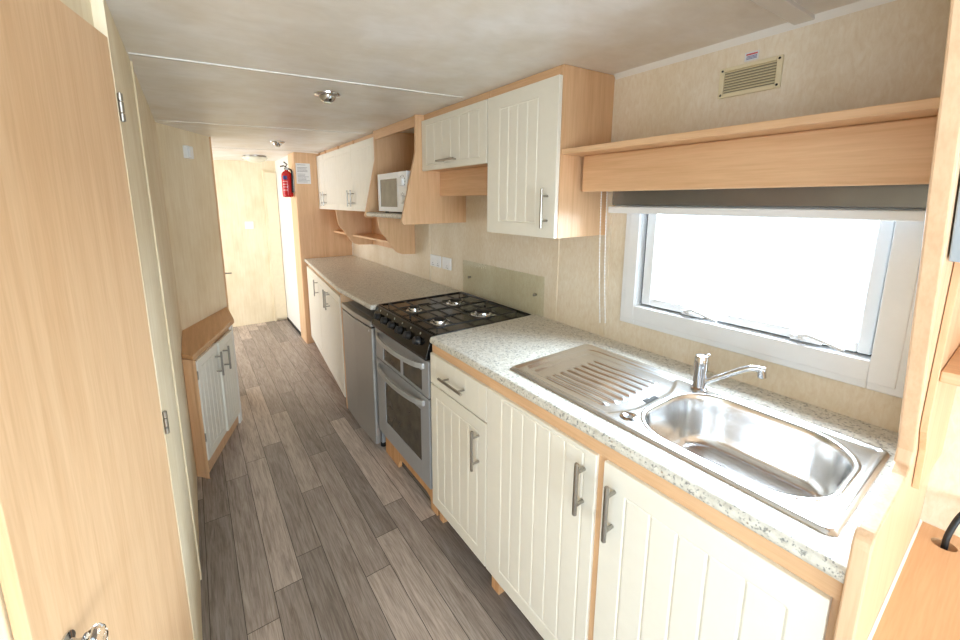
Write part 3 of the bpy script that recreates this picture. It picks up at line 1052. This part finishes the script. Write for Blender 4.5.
def wrap(bm, a0, a1, z0, z1, r=.0506):
    n = 10
    lo = [bm.verts.new((ecx + r * cos(radians(a0 + (a1 - a0) * k / n)), ecy + r * sin(radians(a0 + (a1 - a0) * k / n)), z0)) for k in range(n + 1)]
    hi = [bm.verts.new((ecx + r * cos(radians(a0 + (a1 - a0) * k / n)), ecy + r * sin(radians(a0 + (a1 - a0) * k / n)), z1)) for k in range(n + 1)]
    for k in range(n): bm.faces.new([lo[k], lo[k + 1], hi[k + 1], hi[k]])
wrap(bm, 215, 262, 1.676, 1.712)
obj('badge', bm, plain('navy_print', (40, 44, 110), .4), ex)
PALEP = plain('pale_print', (228, 176, 172), .5)
for z in (1.655, 1.628, 1.602, 1.572):
    bm = BM()
    wrap(bm, 212, 258, z, z + .006, .0505)
    obj('printed_line', bm, PALEP, ex)
obj('bracket', bx(-.5360, -.5297, 2.835, 2.885, 1.56, 1.76), NICKEL, ex)

# ------------------------------------------------------------------ wall cabinets
def topz(x): return zc(x) - .0015
# tall cabinet right of the hob
tc = emp('wall_cabinet', 'tall cream single-door wall cabinet beside the window shelf', 'wall cabinet', (-.15, -.2, 1.331), 'cream wall cabinets')
TY0, TY1 = -.401, .010
XU = -.286
bm = BM()
prism(bm, [(XU, 1.331), (-.001, 1.331), (-.001, topz(0)), (XU, topz(XU))], 'y', TY0, TY0 + .016)
prism(bm, [(XU, 1.331), (-.001, 1.331), (-.001, topz(0)), (XU, topz(XU))], 'y', TY1 - .016, TY1)
box(bm, XU, -.001, TY0 + .016, TY1 - .016, 1.331, 1.347)
box(bm, -.008, -.001, TY0 + .016, TY1 - .016, 1.347, 1.92)
obj('body', bm, WOODZ, tc)
bm = prism(BM(), [(XU - .0005, 1.905), (XU + .016, 1.905), (XU + .016, topz(XU)), (XU - .0005, topz(XU))], 'y', TY0 + .0165, TY1 - .0165)
obj('top_rail', bm, WOODY, tc)
d = obj('door', door_bm((XU - .0005, TY0 + .002, 1.331), (0, 1, 0), (-1, 0, 0), .406, .572, .018, [.100, .155, .212, .266, .322], .055, .515), CREAM, tc, .002)
bar_handle(d, (XU - .0185, TY0 + .040, 1.368), (XU - .0185, TY0 + .040, 1.515), (-1, 0, 0))

# small flap cabinet above the hob
sc = emp('wall_cabinet', 'short cream flap-door wall cabinet above the hob', 'wall cabinet', (-.15, .31, 1.635), 'cream wall cabinets')
SYa, SYb = .0125, .611
bm = BM()
box(bm, XU, -.001, SYa, SYb, 1.637, 1.653)
prism(bm, [(XU, 1.653), (-.001, 1.653), (-.001, topz(0)), (XU, topz(XU))], 'y', SYa, SYa + .016)
prism(bm, [(XU, 1.653), (-.001, 1.653), (-.001, topz(0)), (XU, topz(XU))], 'y', SYb - .016, SYb)
box(bm, -.008, -.001, SYa + .016, SYb - .016, 1.653, 1.92)
obj('body', bm, WOODY, sc)
bm = prism(BM(), [(XU - .0005, 1.905), (XU + .016, 1.905), (XU + .016, topz(XU)), (XU - .0005, topz(XU))], 'y', SYa + .0165, SYb - .0165)
obj('top_rail', bm, WOODY, sc)
gx = [.052 + .099 * k for k in range(6)]
d = obj('door', door_bm((XU - .0005, SYa + .002, 1.635), (0, 1, 0), (-1, 0, 0), .593, .268, .018, [.055, .135, .215, .295, .375, .455, .538], .03, .238), CREAM, sc, .002)
bar_handle(d, (XU - .0185, .235, 1.673), (XU - .0185, .40, 1.673), (-1, 0, 0))
obj('valance', bx(-.187, -.171, SYa, SYb, 1.497, 1.636), WOODY, sc, .001)

# microwave bay with flared side panels
mb = emp('open_cabinet', 'open beech cabinet with flared sides holding the microwave', 'open cabinet', (-.2, .93, 1.34))
prof_r = [(-.001, 1.338), (-.424, 1.337), (-.437, 1.350), (-.436, 1.362), (-.340, 1.74), (-.338, 1.80), (-.338, topz(-.338)), (-.001, topz(0))]
obj('side_panel', prism(BM(), prof_r, 'y', .6125, .6305), WOODZ, mb, .0015)
prof_l = [(-.001, 1.358), (-.404, 1.358), (-.417, 1.372), (-.408, 1.402), (-.329, 1.74), (-.328, 1.80), (-.328, topz(-.328)), (-.001, topz(0))]
obj('side_panel', prism(BM(), prof_l, 'y', 1.232, 1.250), WOODZ, mb, .0015)
obj('back_panel', bx(-.012, -.001, .6305, 1.232, 1.358, 1.93), WOODZ, mb)
obj('top_rail', prism(BM(), [(-.325, 1.880), (-.309, 1.880), (-.309, topz(-.31)), (-.325, topz(-.325))], 'y', .6305, 1.232), WOODY, mb, .001)
bm = prism(BM(), bullnose(-.408, -.012, 1.394, 1.366), 'y', .6305, 1.232)
obj('shelf', bm, WORKTOP, mb, label='speckled laminate shelf')

mw = emp('microwave', 'small white microwave oven sitting in the open wall cabinet', 'microwave', (-.2, .89, 1.394))
MY0, MY1, MZ0, MZ1 = .672, 1.095, 1.404, 1.640
MXF = -.372
obj('body', bx(MXF + .016, -.05, MY0, MY1, MZ0, MZ1), WHITE, mw, .004)
dy0 = MY0 + .115
bm = BM()
ring(bm, (dy0, MY1, MZ0, MZ1), (dy0 + .018, MY1 - .032, MZ0 + .030, MZ1 - .036), MXF, MXF + .015)
d = obj('door', bm, WHITE, mw, .003)
obj('glass_panel', bx(MXF + .004, MXF + .015, dy0 + .018, MY1 - .032, MZ0 + .030, MZ1 - .036), MWGLASS, d, label='grey see-through door glass')
bm = bx(MXF, MXF + .015, MY0, dy0 - .002, MZ0, MZ1)
cp = obj('control_panel', bm, WHITE, mw, .003)
for z in (MZ1 - .060, MZ0 + .075):
    obj('dial', lathe(BM(), (MXF, MY0 + .056, z), (-1, 0, 0), [(.025, 0), (.024, .010), (.020, .014), (0, .014)], 22), WHITE, cp, smooth='auto')
    bm = BM()
    for k in range(9):
        a = radians(-30 + 240 * k / 8)
        yy, zz = MY0 + .056 + .036 * cos(a), z + .036 * sin(a)
        box(bm, MXF - .0006, MXF, yy - .003, yy + .003, zz - .003, zz + .003)
    obj('dial_marks', bm, PRINT, cp)
for y in (MY0 + .04, MY1 - .04):
    for x in (-.33, -.1):
        obj('foot', lathe(BM(), (x, y, 1.394), (0, 0, 1), [(.012, 0), (.010, .0105)], 12), RUBBER, mw)

# far run of wall cabinets: four doors
fc = emp('wall_cabinet', 'far cream four-door wall cabinet left of the microwave', 'wall cabinet', (-.15, 2.0, 1.392), 'cream wall cabinets')
XW = -.300
bm = BM()
for y in (1.2515, 1.742, 2.13, 2.522, 2.745):
    prism(bm, [(XW, 1.392), (-.001, 1.392), (-.001, topz(0)), (XW, topz(XW))], 'y', y, y + .016)
box(bm, XW, -.001, 1.2675, 2.745, 1.392, 1.408)
box(bm, -.008, -.001, 1.2675, 2.745, 1.408, 1.92)
obj('body', bm, WOODZ, fc)
obj('top_rail', prism(BM(), [(XW + .012, 1.900), (XW + .02, 1.900), (XW + .02, topz(XW)), (XW + .012, topz(XW))], 'y', 1.2675, 2.745), WOODY, fc)
for (y0, y1, hy) in ((1.253, 1.746, 1.746 - .035), (1.752, 2.135, 1.752 + .035), (2.139, 2.526, 2.526 - .035), (2.532, 2.760, 2.532 + .035)):
    W_ = y1 - y0
    ng = max(3, int(W_ / .062))
    d = obj('door', door_bm((XW - .0005, y0, 1.391), (0, 1, 0), (-1, 0, 0), W_, .512, .018, [.05 + (W_ - .1) * k / (ng - 1) for k in range(ng)], .05, .460), CREAM, fc, .002)
    bar_handle(d, (XW - .0185, hy, 1.425), (XW - .0185, hy, 1.555), (-1, 0, 0))

# bracket shelf under the far wall cabinets
bs = emp('wall_shelf', 'low beech shelf on two scalloped side brackets under the far wall cabinets', 'shelf', (-.1, 2.0, 1.08))
for y, dx in ((1.300, 0.0), (2.140, -.040)):
    fr_ = curve_pts([(-.300 + dx, 1.390, 0), (-.290 + dx, 1.300, 0), (-.276 + dx, 1.250, 0), (-.240 + dx, 1.205, 0), (-.195 + dx, 1.140, 0), (-.155 + dx, 1.092, 0), (-.11 + dx, 1.072, 0)], 5)
    pts = [(-.001, 1.390)] + [(p.x, p.y) for p in fr_] + [(-.001, 1.066)]
    obj('bracket', prism(BM(), pts, 'y', y, y + .016), WOODZ, bs, .0015)
obj('shelf_board', prism(BM(), rounded_slab([(-.013, 1.3165), (-.013, 2.139), (-.205, 2.139), (-.195, 1.3165)], .01), 'z', 1.155, 1.171), WOODY, bs, .001)
obj('shelf_board', bx(-.205, -.013, 2.1565, 2.70, 1.155, 1.171), WOODY, bs, .001)
obj('back_board', bx(-.012, -.001, 1.3165, 2.760, 1.070, 1.390), WOODZ, bs)

# ------------------------------------------------------------------ shelf, pelmet and blind over the window
ws = emp('window_shelf', 'long beech shelf with deep pelmet board over the kitchen window', 'shelf', (-.15, -.86, 1.5))
obj('shelf_board', bx(-.284, -.001, YP + .001, -.4015, 1.634, 1.653), WOODY, ws, .002)
obj('pelmet_board', bx(-.188, -.172, YP + .001, -.421, 1.502, 1.6335), WOODY, ws, .006, seg=3)

bl = emp('roller_blind', 'rolled-up window blind with smoked cassette and white bottom bar', 'blind', (-.1, -.9, 1.42))
obj('cassette', bx(-.105, -.050, YP + .004, -.496, 1.4525, 1.56), ALU, bl, .004)
obj('bottom_bar', bx(-.110, -.078, YP + .004, -.484, 1.4245, 1.4485), WHITE, bl, .004)
obj('fabric', bx(-.090, -.088, YP + .008, -.500, 1.4485, 1.4525), WHITE, bl)
for k, (y, x) in enumerate(((-.452, -.112), (-.468, -.10))):
    bm = BM()
    pth = curve_pts([(x, y, 1.55), (x + .002, y - .002, 1.40), (x + .01, y - .004, 1.2), (x + .03, y - .006, .985)], 8)
    tube(bm, pth, .0014, 6)
    L_ = len(pth)
    z = 1.545
    n_b = 46
    for i in range(n_b):
        t = i / (n_b - 1) * (L_ - 1)
        a_ = int(min(t, L_ - 2)); f_ = t - a_
        p = pth[a_].lerp(pth[a_ + 1], f_)
        lathe(bm, p - Vector((0, 0, .0026)), (0, 0, 1), [(0, 0), (.0024, .0013), (.0024, .0039), (0, .0052)], 6)
    obj('bead_cord', bm, WHITE, bl)

# air vent and sticker
av = emp('air_vent', 'ivory louvred air vent high on the wall above the window shelf', 'vent', (0, -.866, 1.78))
VY0, VY1, VZ0, VZ1 = -.948, -.786, 1.783, 1.870
bm = BM()
ring(bm, (VY0, VY1, VZ0, VZ1), (VY0 + .014, VY1 - .014, VZ0 + .013, VZ1 - .011), -.009, -.0003)
obj('frame', bm, IVORY, av, .002)
obj('mesh_back', bx(-.002, -.0004, VY0 + .014, VY1 - .014, VZ0 + .013, VZ1 - .011), plain('vent_shadow', (150, 141, 118), .8), av)
for k in range(8):
    z = VZ0 + .0165 + k * .0078
    obj('louvre', prism(BM(), [(-.0075, z), (-.002, z + .004), (-.002, z + .0055), (-.0075, z + .0018)], 'y', VY0 + .0145, VY1 - .0145), IVORY, av)
for y in (VY0 + .008, VY1 - .008):
    for z in (VZ0 + .009, VZ1 - .008):
        obj('screw', lathe(BM(), (-.009, y, z), (-1, 0, 0), [(.0035, 0), (.0025, .0015), (0, .0015)], 10), DARK, av)
st = emp('warning_sticker', 'small white sticker with red and blue print above the air vent', 'sticker', (0, -.865, 1.89))
obj('backing', bx(-.0009, -.0001, -.884, -.848, 1.8765, 1.901), PAPER, st)
bm = BM()
box(bm, -.0014, -.0009, -.881, -.852, 1.8925, 1.8965)
obj('red_line', bm, REDINK, st)
bm = BM()
for z in (1.888, 1.8845, 1.881):
    box(bm, -.0014, -.0009, -.880, -.853, z, z + .0018)
obj('blue_lines', bm, BLUEINK, st)

# ------------------------------------------------------------------ end panel by the camera
YN = -1.353
ep = emp('end_panel', 'shaped beech end panel at the right, closing the sink worktop', 'panel', (-.3, -1.336, 0))
up_ = [(-.66, zc(-.66)), (-.655, 1.72), (-.600, 1.60), (-.560, 1.493), (-.510, 1.377), (-.450, 1.215), (-.400, 1.085), (-.372, 1.020)]
sw = [(-.378, .995), (-.405, .984)]
lowr = [(-.600, .975)] + arc2(-.600, .950, .025, 90, 180, 6)[1:] + [(-.625, 0.0)]
pts = [(-.001, 0.0), (-.001, zc(0))] + up_ + sw + lowr
obj('board', prism(BM(), pts, 'y', YN, YP), wood('beech_end_panel', 'z', (216, 178, 142), (223, 187, 151), (229, 195, 160)), ep, .003)

# open shelves and a closed locker on the camera side of the end panel
lk = emp('overhead_locker', 'locker with cream door coloured as in blue shade, and open shelf beyond the end panel, at the right edge', 'locker', (-.2, -1.6, 1.0))
sp_ = [(-.001, 1.384), (-.400, 1.384), (-.395, 1.16)] + [(-.392, 1.10), (-.384, 1.068), (-.365, 1.045), (-.345, 1.02), (-.335, .975), (-.325, .93), (-.12, .90), (-.001, .88)]
obj('side_panel', prism(BM(), sp_, 'y', YN - .010, YN - .001), WOODZ, lk, .001)
obj('shelf_board', bx(-.385, -.001, -1.9, YN - .0105, 1.165, 1.185), WOODY, lk, .002)
prof_lk = [(-.001, 1.385), (-.470, 1.385), (-.560, 1.600), (-.630, 1.80), (-.640, zc(-.64) - .002), (-.001, zc(0) - .002)]
obj('body', prism(BM(), prof_lk, 'y', -1.9, YN - .001), WOODZ, lk)
dd_ = Vector((-.63 + .47, 0, 1.80 - 1.385)); 
obj('door', prism(BM(), [(-.486, 1.380), (-.470, 1.385), (-.560, 1.600), (-.630, 1.80), (-.640, 1.90), (-.658, 1.90), (-.648, 1.80), (-.577, 1.60)], 'y', -1.9, YN - .002), BLUESHADE, lk, .002)

dk = emp('desk', 'beech desk top with round cable hole beside the end panel, bottom right corner', 'desk', (-.3, -1.65, .69))
DZ = .694
bm = BM()
# top with a cable hole: quads around a ring
hc = Vector((-.062, -1.398)); hr = .020
x0, x1, y0, y1 = -.62, -.001, -2.05, YN - .0042
ringo = []
n = 24
for zz in (DZ, DZ - .022):
    inner = [bm.verts.new((hc.x + hr * cos(2 * pi * k / n), hc.y + hr * sin(2 * pi * k / n), zz)) for k in range(n)]
    outer = []
    for k in range(n):
        a = 2 * pi * k / n
        cx, cy = cos(a), sin(a)
        ts = []
        if cx > 1e-9: ts.append((x1 - hc.x) / cx)
        if cx < -1e-9: ts.append((x0 - hc.x) / cx)
        if cy > 1e-9: ts.append((y1 - hc.y) / cy)
        if cy < -1e-9: ts.append((y0 - hc.y) / cy)
        t = min(ts)
        outer.append(bm.verts.new((hc.x + cx * t, hc.y + cy * t, zz)))
    ringo.append((inner, outer))
for (i_, o_) in ringo:
    for k in range(n):
        bm.faces.new([i_[k], i_[(k + 1) % n], o_[(k + 1) % n], o_[k]])
    # corners
    for (X_, Y_) in ((x0, y0), (x0, y1), (x1, y0), (x1, y1)):
        best = None
        for k in range(n):
            a, b_ = o_[k].co, o_[(k + 1) % n].co
            onx = (abs(a.x - X_) < 1e-6 and abs(b_.y - Y_) < 1e-6) or (abs(b_.x - X_) < 1e-6 and abs(a.y - Y_) < 1e-6)
            if onx and (a - b_).length > 1e-5 and abs(a.x - b_.x) > 1e-6 and abs(a.y - b_.y) > 1e-6:
                cv = bm.verts.new((X_, Y_, a.z))
                bm.faces.new([o_[k], o_[(k + 1) % n], cv])
                break
for k in range(n):
    bm.faces.new([ringo[0][0][k], ringo[0][0][(k + 1) % n], ringo[1][0][(k + 1) % n], ringo[1][0][k]])
box(bm, x0 - .0002, x0, y0, y1, DZ - .022, DZ)
obj('top', bm, WOODX, dk)
obj('sealant_bead', prism(BM(), [(YN - .0005, DZ - .004), (YN - .0005, DZ + .004), (YN - .0045, DZ + .0005), (YN - .0045, DZ - .004)], 'x', -.62, -.002), SILICONE, dk, label='white silicone bead along the panel')
obj('support_board', bx(-.60, -.002, YN - .028, YN - .012, 0, DZ - .022), WOODZ, dk)
obj('support_board', bx(-.60, -.002, -2.03, -2.014, 0, DZ - .022), WOODZ, dk)
cb = tube(BM(), curve_pts([(-.062, -1.400, DZ - .12), (-.062, -1.399, DZ - .01), (-.056, -1.401, DZ + .03), (-.035, -1.412, DZ + .075), (-.012, -1.430, DZ + .095), (-.006, -1.47, DZ + .06), (-.006, -1.56, DZ + .006)], 8), .0055, 12)
tag(obj('power_cable', cb, RUBBER, smooth=True, origin=(-.062, -1.40, DZ)), 'black power cable coming up through the hole in the beech desk', 'cable')

# ------------------------------------------------------------------ corner cabinet on the left
CA = Vector((-1.473, .930, 0)); CB_ = Vector((-1.234, 1.553, 0))
ct = (CB_ - CA).normalized(); cn = Vector((ct.y, -ct.x, 0))
def cp_(t, o=0, z=0):
    q = CA + ct * t + cn * o; return (q.x, q.y, z)
cc = emp('corner_cabinet', 'low two-door corner cabinet with beech top against the left wall', 'cabinet', (-1.4, 1.3, 0))
pts = [(-1.5205, .995), cp_(0)[:2], cp_(.655)[:2], (-1.249, 1.945), (-1.5205, 1.452)]
obj('top', prism(BM(), pts, 'z', .672, .697), wood('beech_top', 'y', (192, 146, 102), (206, 160, 114), (216, 172, 128)), cc, .002)
pts = [(-1.5205, 1.000), cp_(.004, -.006)[:2], cp_(.60, -.006)[:2], (-1.262, 1.925), (-1.5205, 1.452)]
obj('body', prism(BM(), pts, 'z', 0.05, .6715), WOODZ, cc, .001)
obj('plinth', prism(BM(), [(-1.5205, 1.005), cp_(.006, -.010)[:2], cp_(.595, -.010)[:2], (-1.266, 1.90), (-1.5205, 1.452)], 'z', 0.0, .0495), WOODZ, cc)
obj('side_panel', prism(BM(), [(-1.5205, .9955), cp_(.0, -.003)[:2], cp_(-.004, .012)[:2], (-1.5205, .981)], 'z', 0.0, .6715), WOODZ, cc, .001)
for (t0_, t1_, hp) in ((.008, .287, .287 - .045), (.292, .520, .292 + .045)):
    W_ = t1_ - t0_
    ng = 5
    d = obj('door', door_bm(cp_(t0_, -.004 if hp < .3 else .005, .100), ct, cn, W_, .562, .018, [.04 + (W_ - .08) * k / (ng - 1) for k in range(ng)], .045, .52), CREAM, cc, .002)
    bar_handle(d, cp_(hp, .014 if hp < .3 else .023, .478), cp_(hp, .014 if hp < .3 else .023, .622), cn)
    if hp < .3:
        for z in (.215, .565):
            obj('hinge', lathe(BM(), cp_(.003, .010, z), (0, 0, 1), [(.005, 0), (.005, .045)], 10), NICKEL, d)
obj('corner_strip', prism(BM(), [cp_(.555, -.005)[:2], cp_(.555, .006)[:2], cp_(.60, .006)[:2], cp_(.60, -.005)[:2]], 'z', 0.0, .6715), CREAMWALL_W, cc, .001, label='white end strip')

# small white box on the angled wall
q0 = Vector((-1.522, 1.45)); q1 = Vector((-1.25, 1.95)); qd = (q1 - q0).normalized(); qn = Vector((qd.y, -qd.x))
def aw(s, o): 
    p = q0 + qd * s + qn * o; return (p.x, p.y)
th = emp('thermostat', 'small cream sensor box on the angled wall above the corner cabinet', 'thermostat', (-1.39, 1.69, 1.76))
obj('case', prism(BM(), [aw(.235, .0), aw(.300, .0), aw(.300, .028), aw(.235, .028)], 'z', 1.735, 1.812), WHITE, th, .004)
obj('cover', prism(BM(), [aw(.285, .0285), aw(.243, .0285), aw(.243, .036), aw(.285, .036)], 'z', 1.742, 1.805), WHITE, th, .003)

# ------------------------------------------------------------------ ceiling lights
def spot(x, y, label, k):
    z = zc(x)
    s = emp('ceiling_spotlight', label, 'spotlight', (x, y, z), 'chrome ceiling spotlights')
    obj('rim', lathe(BM(), (x, y, z), (0, 0, -1), [(.055, 0), (.054, .005), (.044, .010), (.036, .011), (.034, .006)], 30), CHROME, s, smooth='auto')
    bm = BM()
    pr_ = [(.036, .004)]
    for i in range(1, 9):
        a = radians(90 * i / 9)
        pr_.append((.036 * cos(a * .95), .004 + .032 * sin(a)))
    lathe(bm, (x, y, z), (0, 0, -1), pr_, 26)
    obj('eyeball', bm, CHROME, s, smooth='auto')
    obj('bulb', lathe(BM(), (x, y, z - .0345), (0, 0, -1), [(.016, 0), (.015, .003), (0, .004)], 18), OPAL, s, smooth='auto')
spot(-.875, .395, 'nearer chrome eyeball spotlight in the ceiling', 0)
spot(-.790, 2.06, 'farther chrome eyeball spotlight in the ceiling', 1)
hl = emp('ceiling_light', 'flush opal glass ceiling light in the hall', 'ceiling light', (-.80, 3.25, zc(-.8)))
obj('base', lathe(BM(), (-.80, 3.25, zc(-.8)), (0, 0, -1), [(.105, -.003), (.105, .012), (.100, .016)], 30), NICKEL, hl, smooth='auto')
obj('shade', lathe(BM(), (-.80, 3.25, zc(-.8) - .016), (0, 0, -1), [(.115, 0), (.110, .014), (.085, .034), (.045, .048), (0, .052)], 30), OPAL, hl, smooth='auto')
lsw = emp('light_switch', 'white light switch on the far wall of the hall', 'light switch', (-.84, 3.85, 1.19))
obj('face_plate', bx(-.890, -.802, 3.841, 3.8497, 1.150, 1.236), WHITE, lsw, .003)
obj('rocker', bx(-.856, -.836, 3.836, 3.841, 1.178, 1.208), WHITE, lsw, .002)

# tidy helper property
for o in bpy.data.objects:
    if 'o' in o.keys(): del o['o']
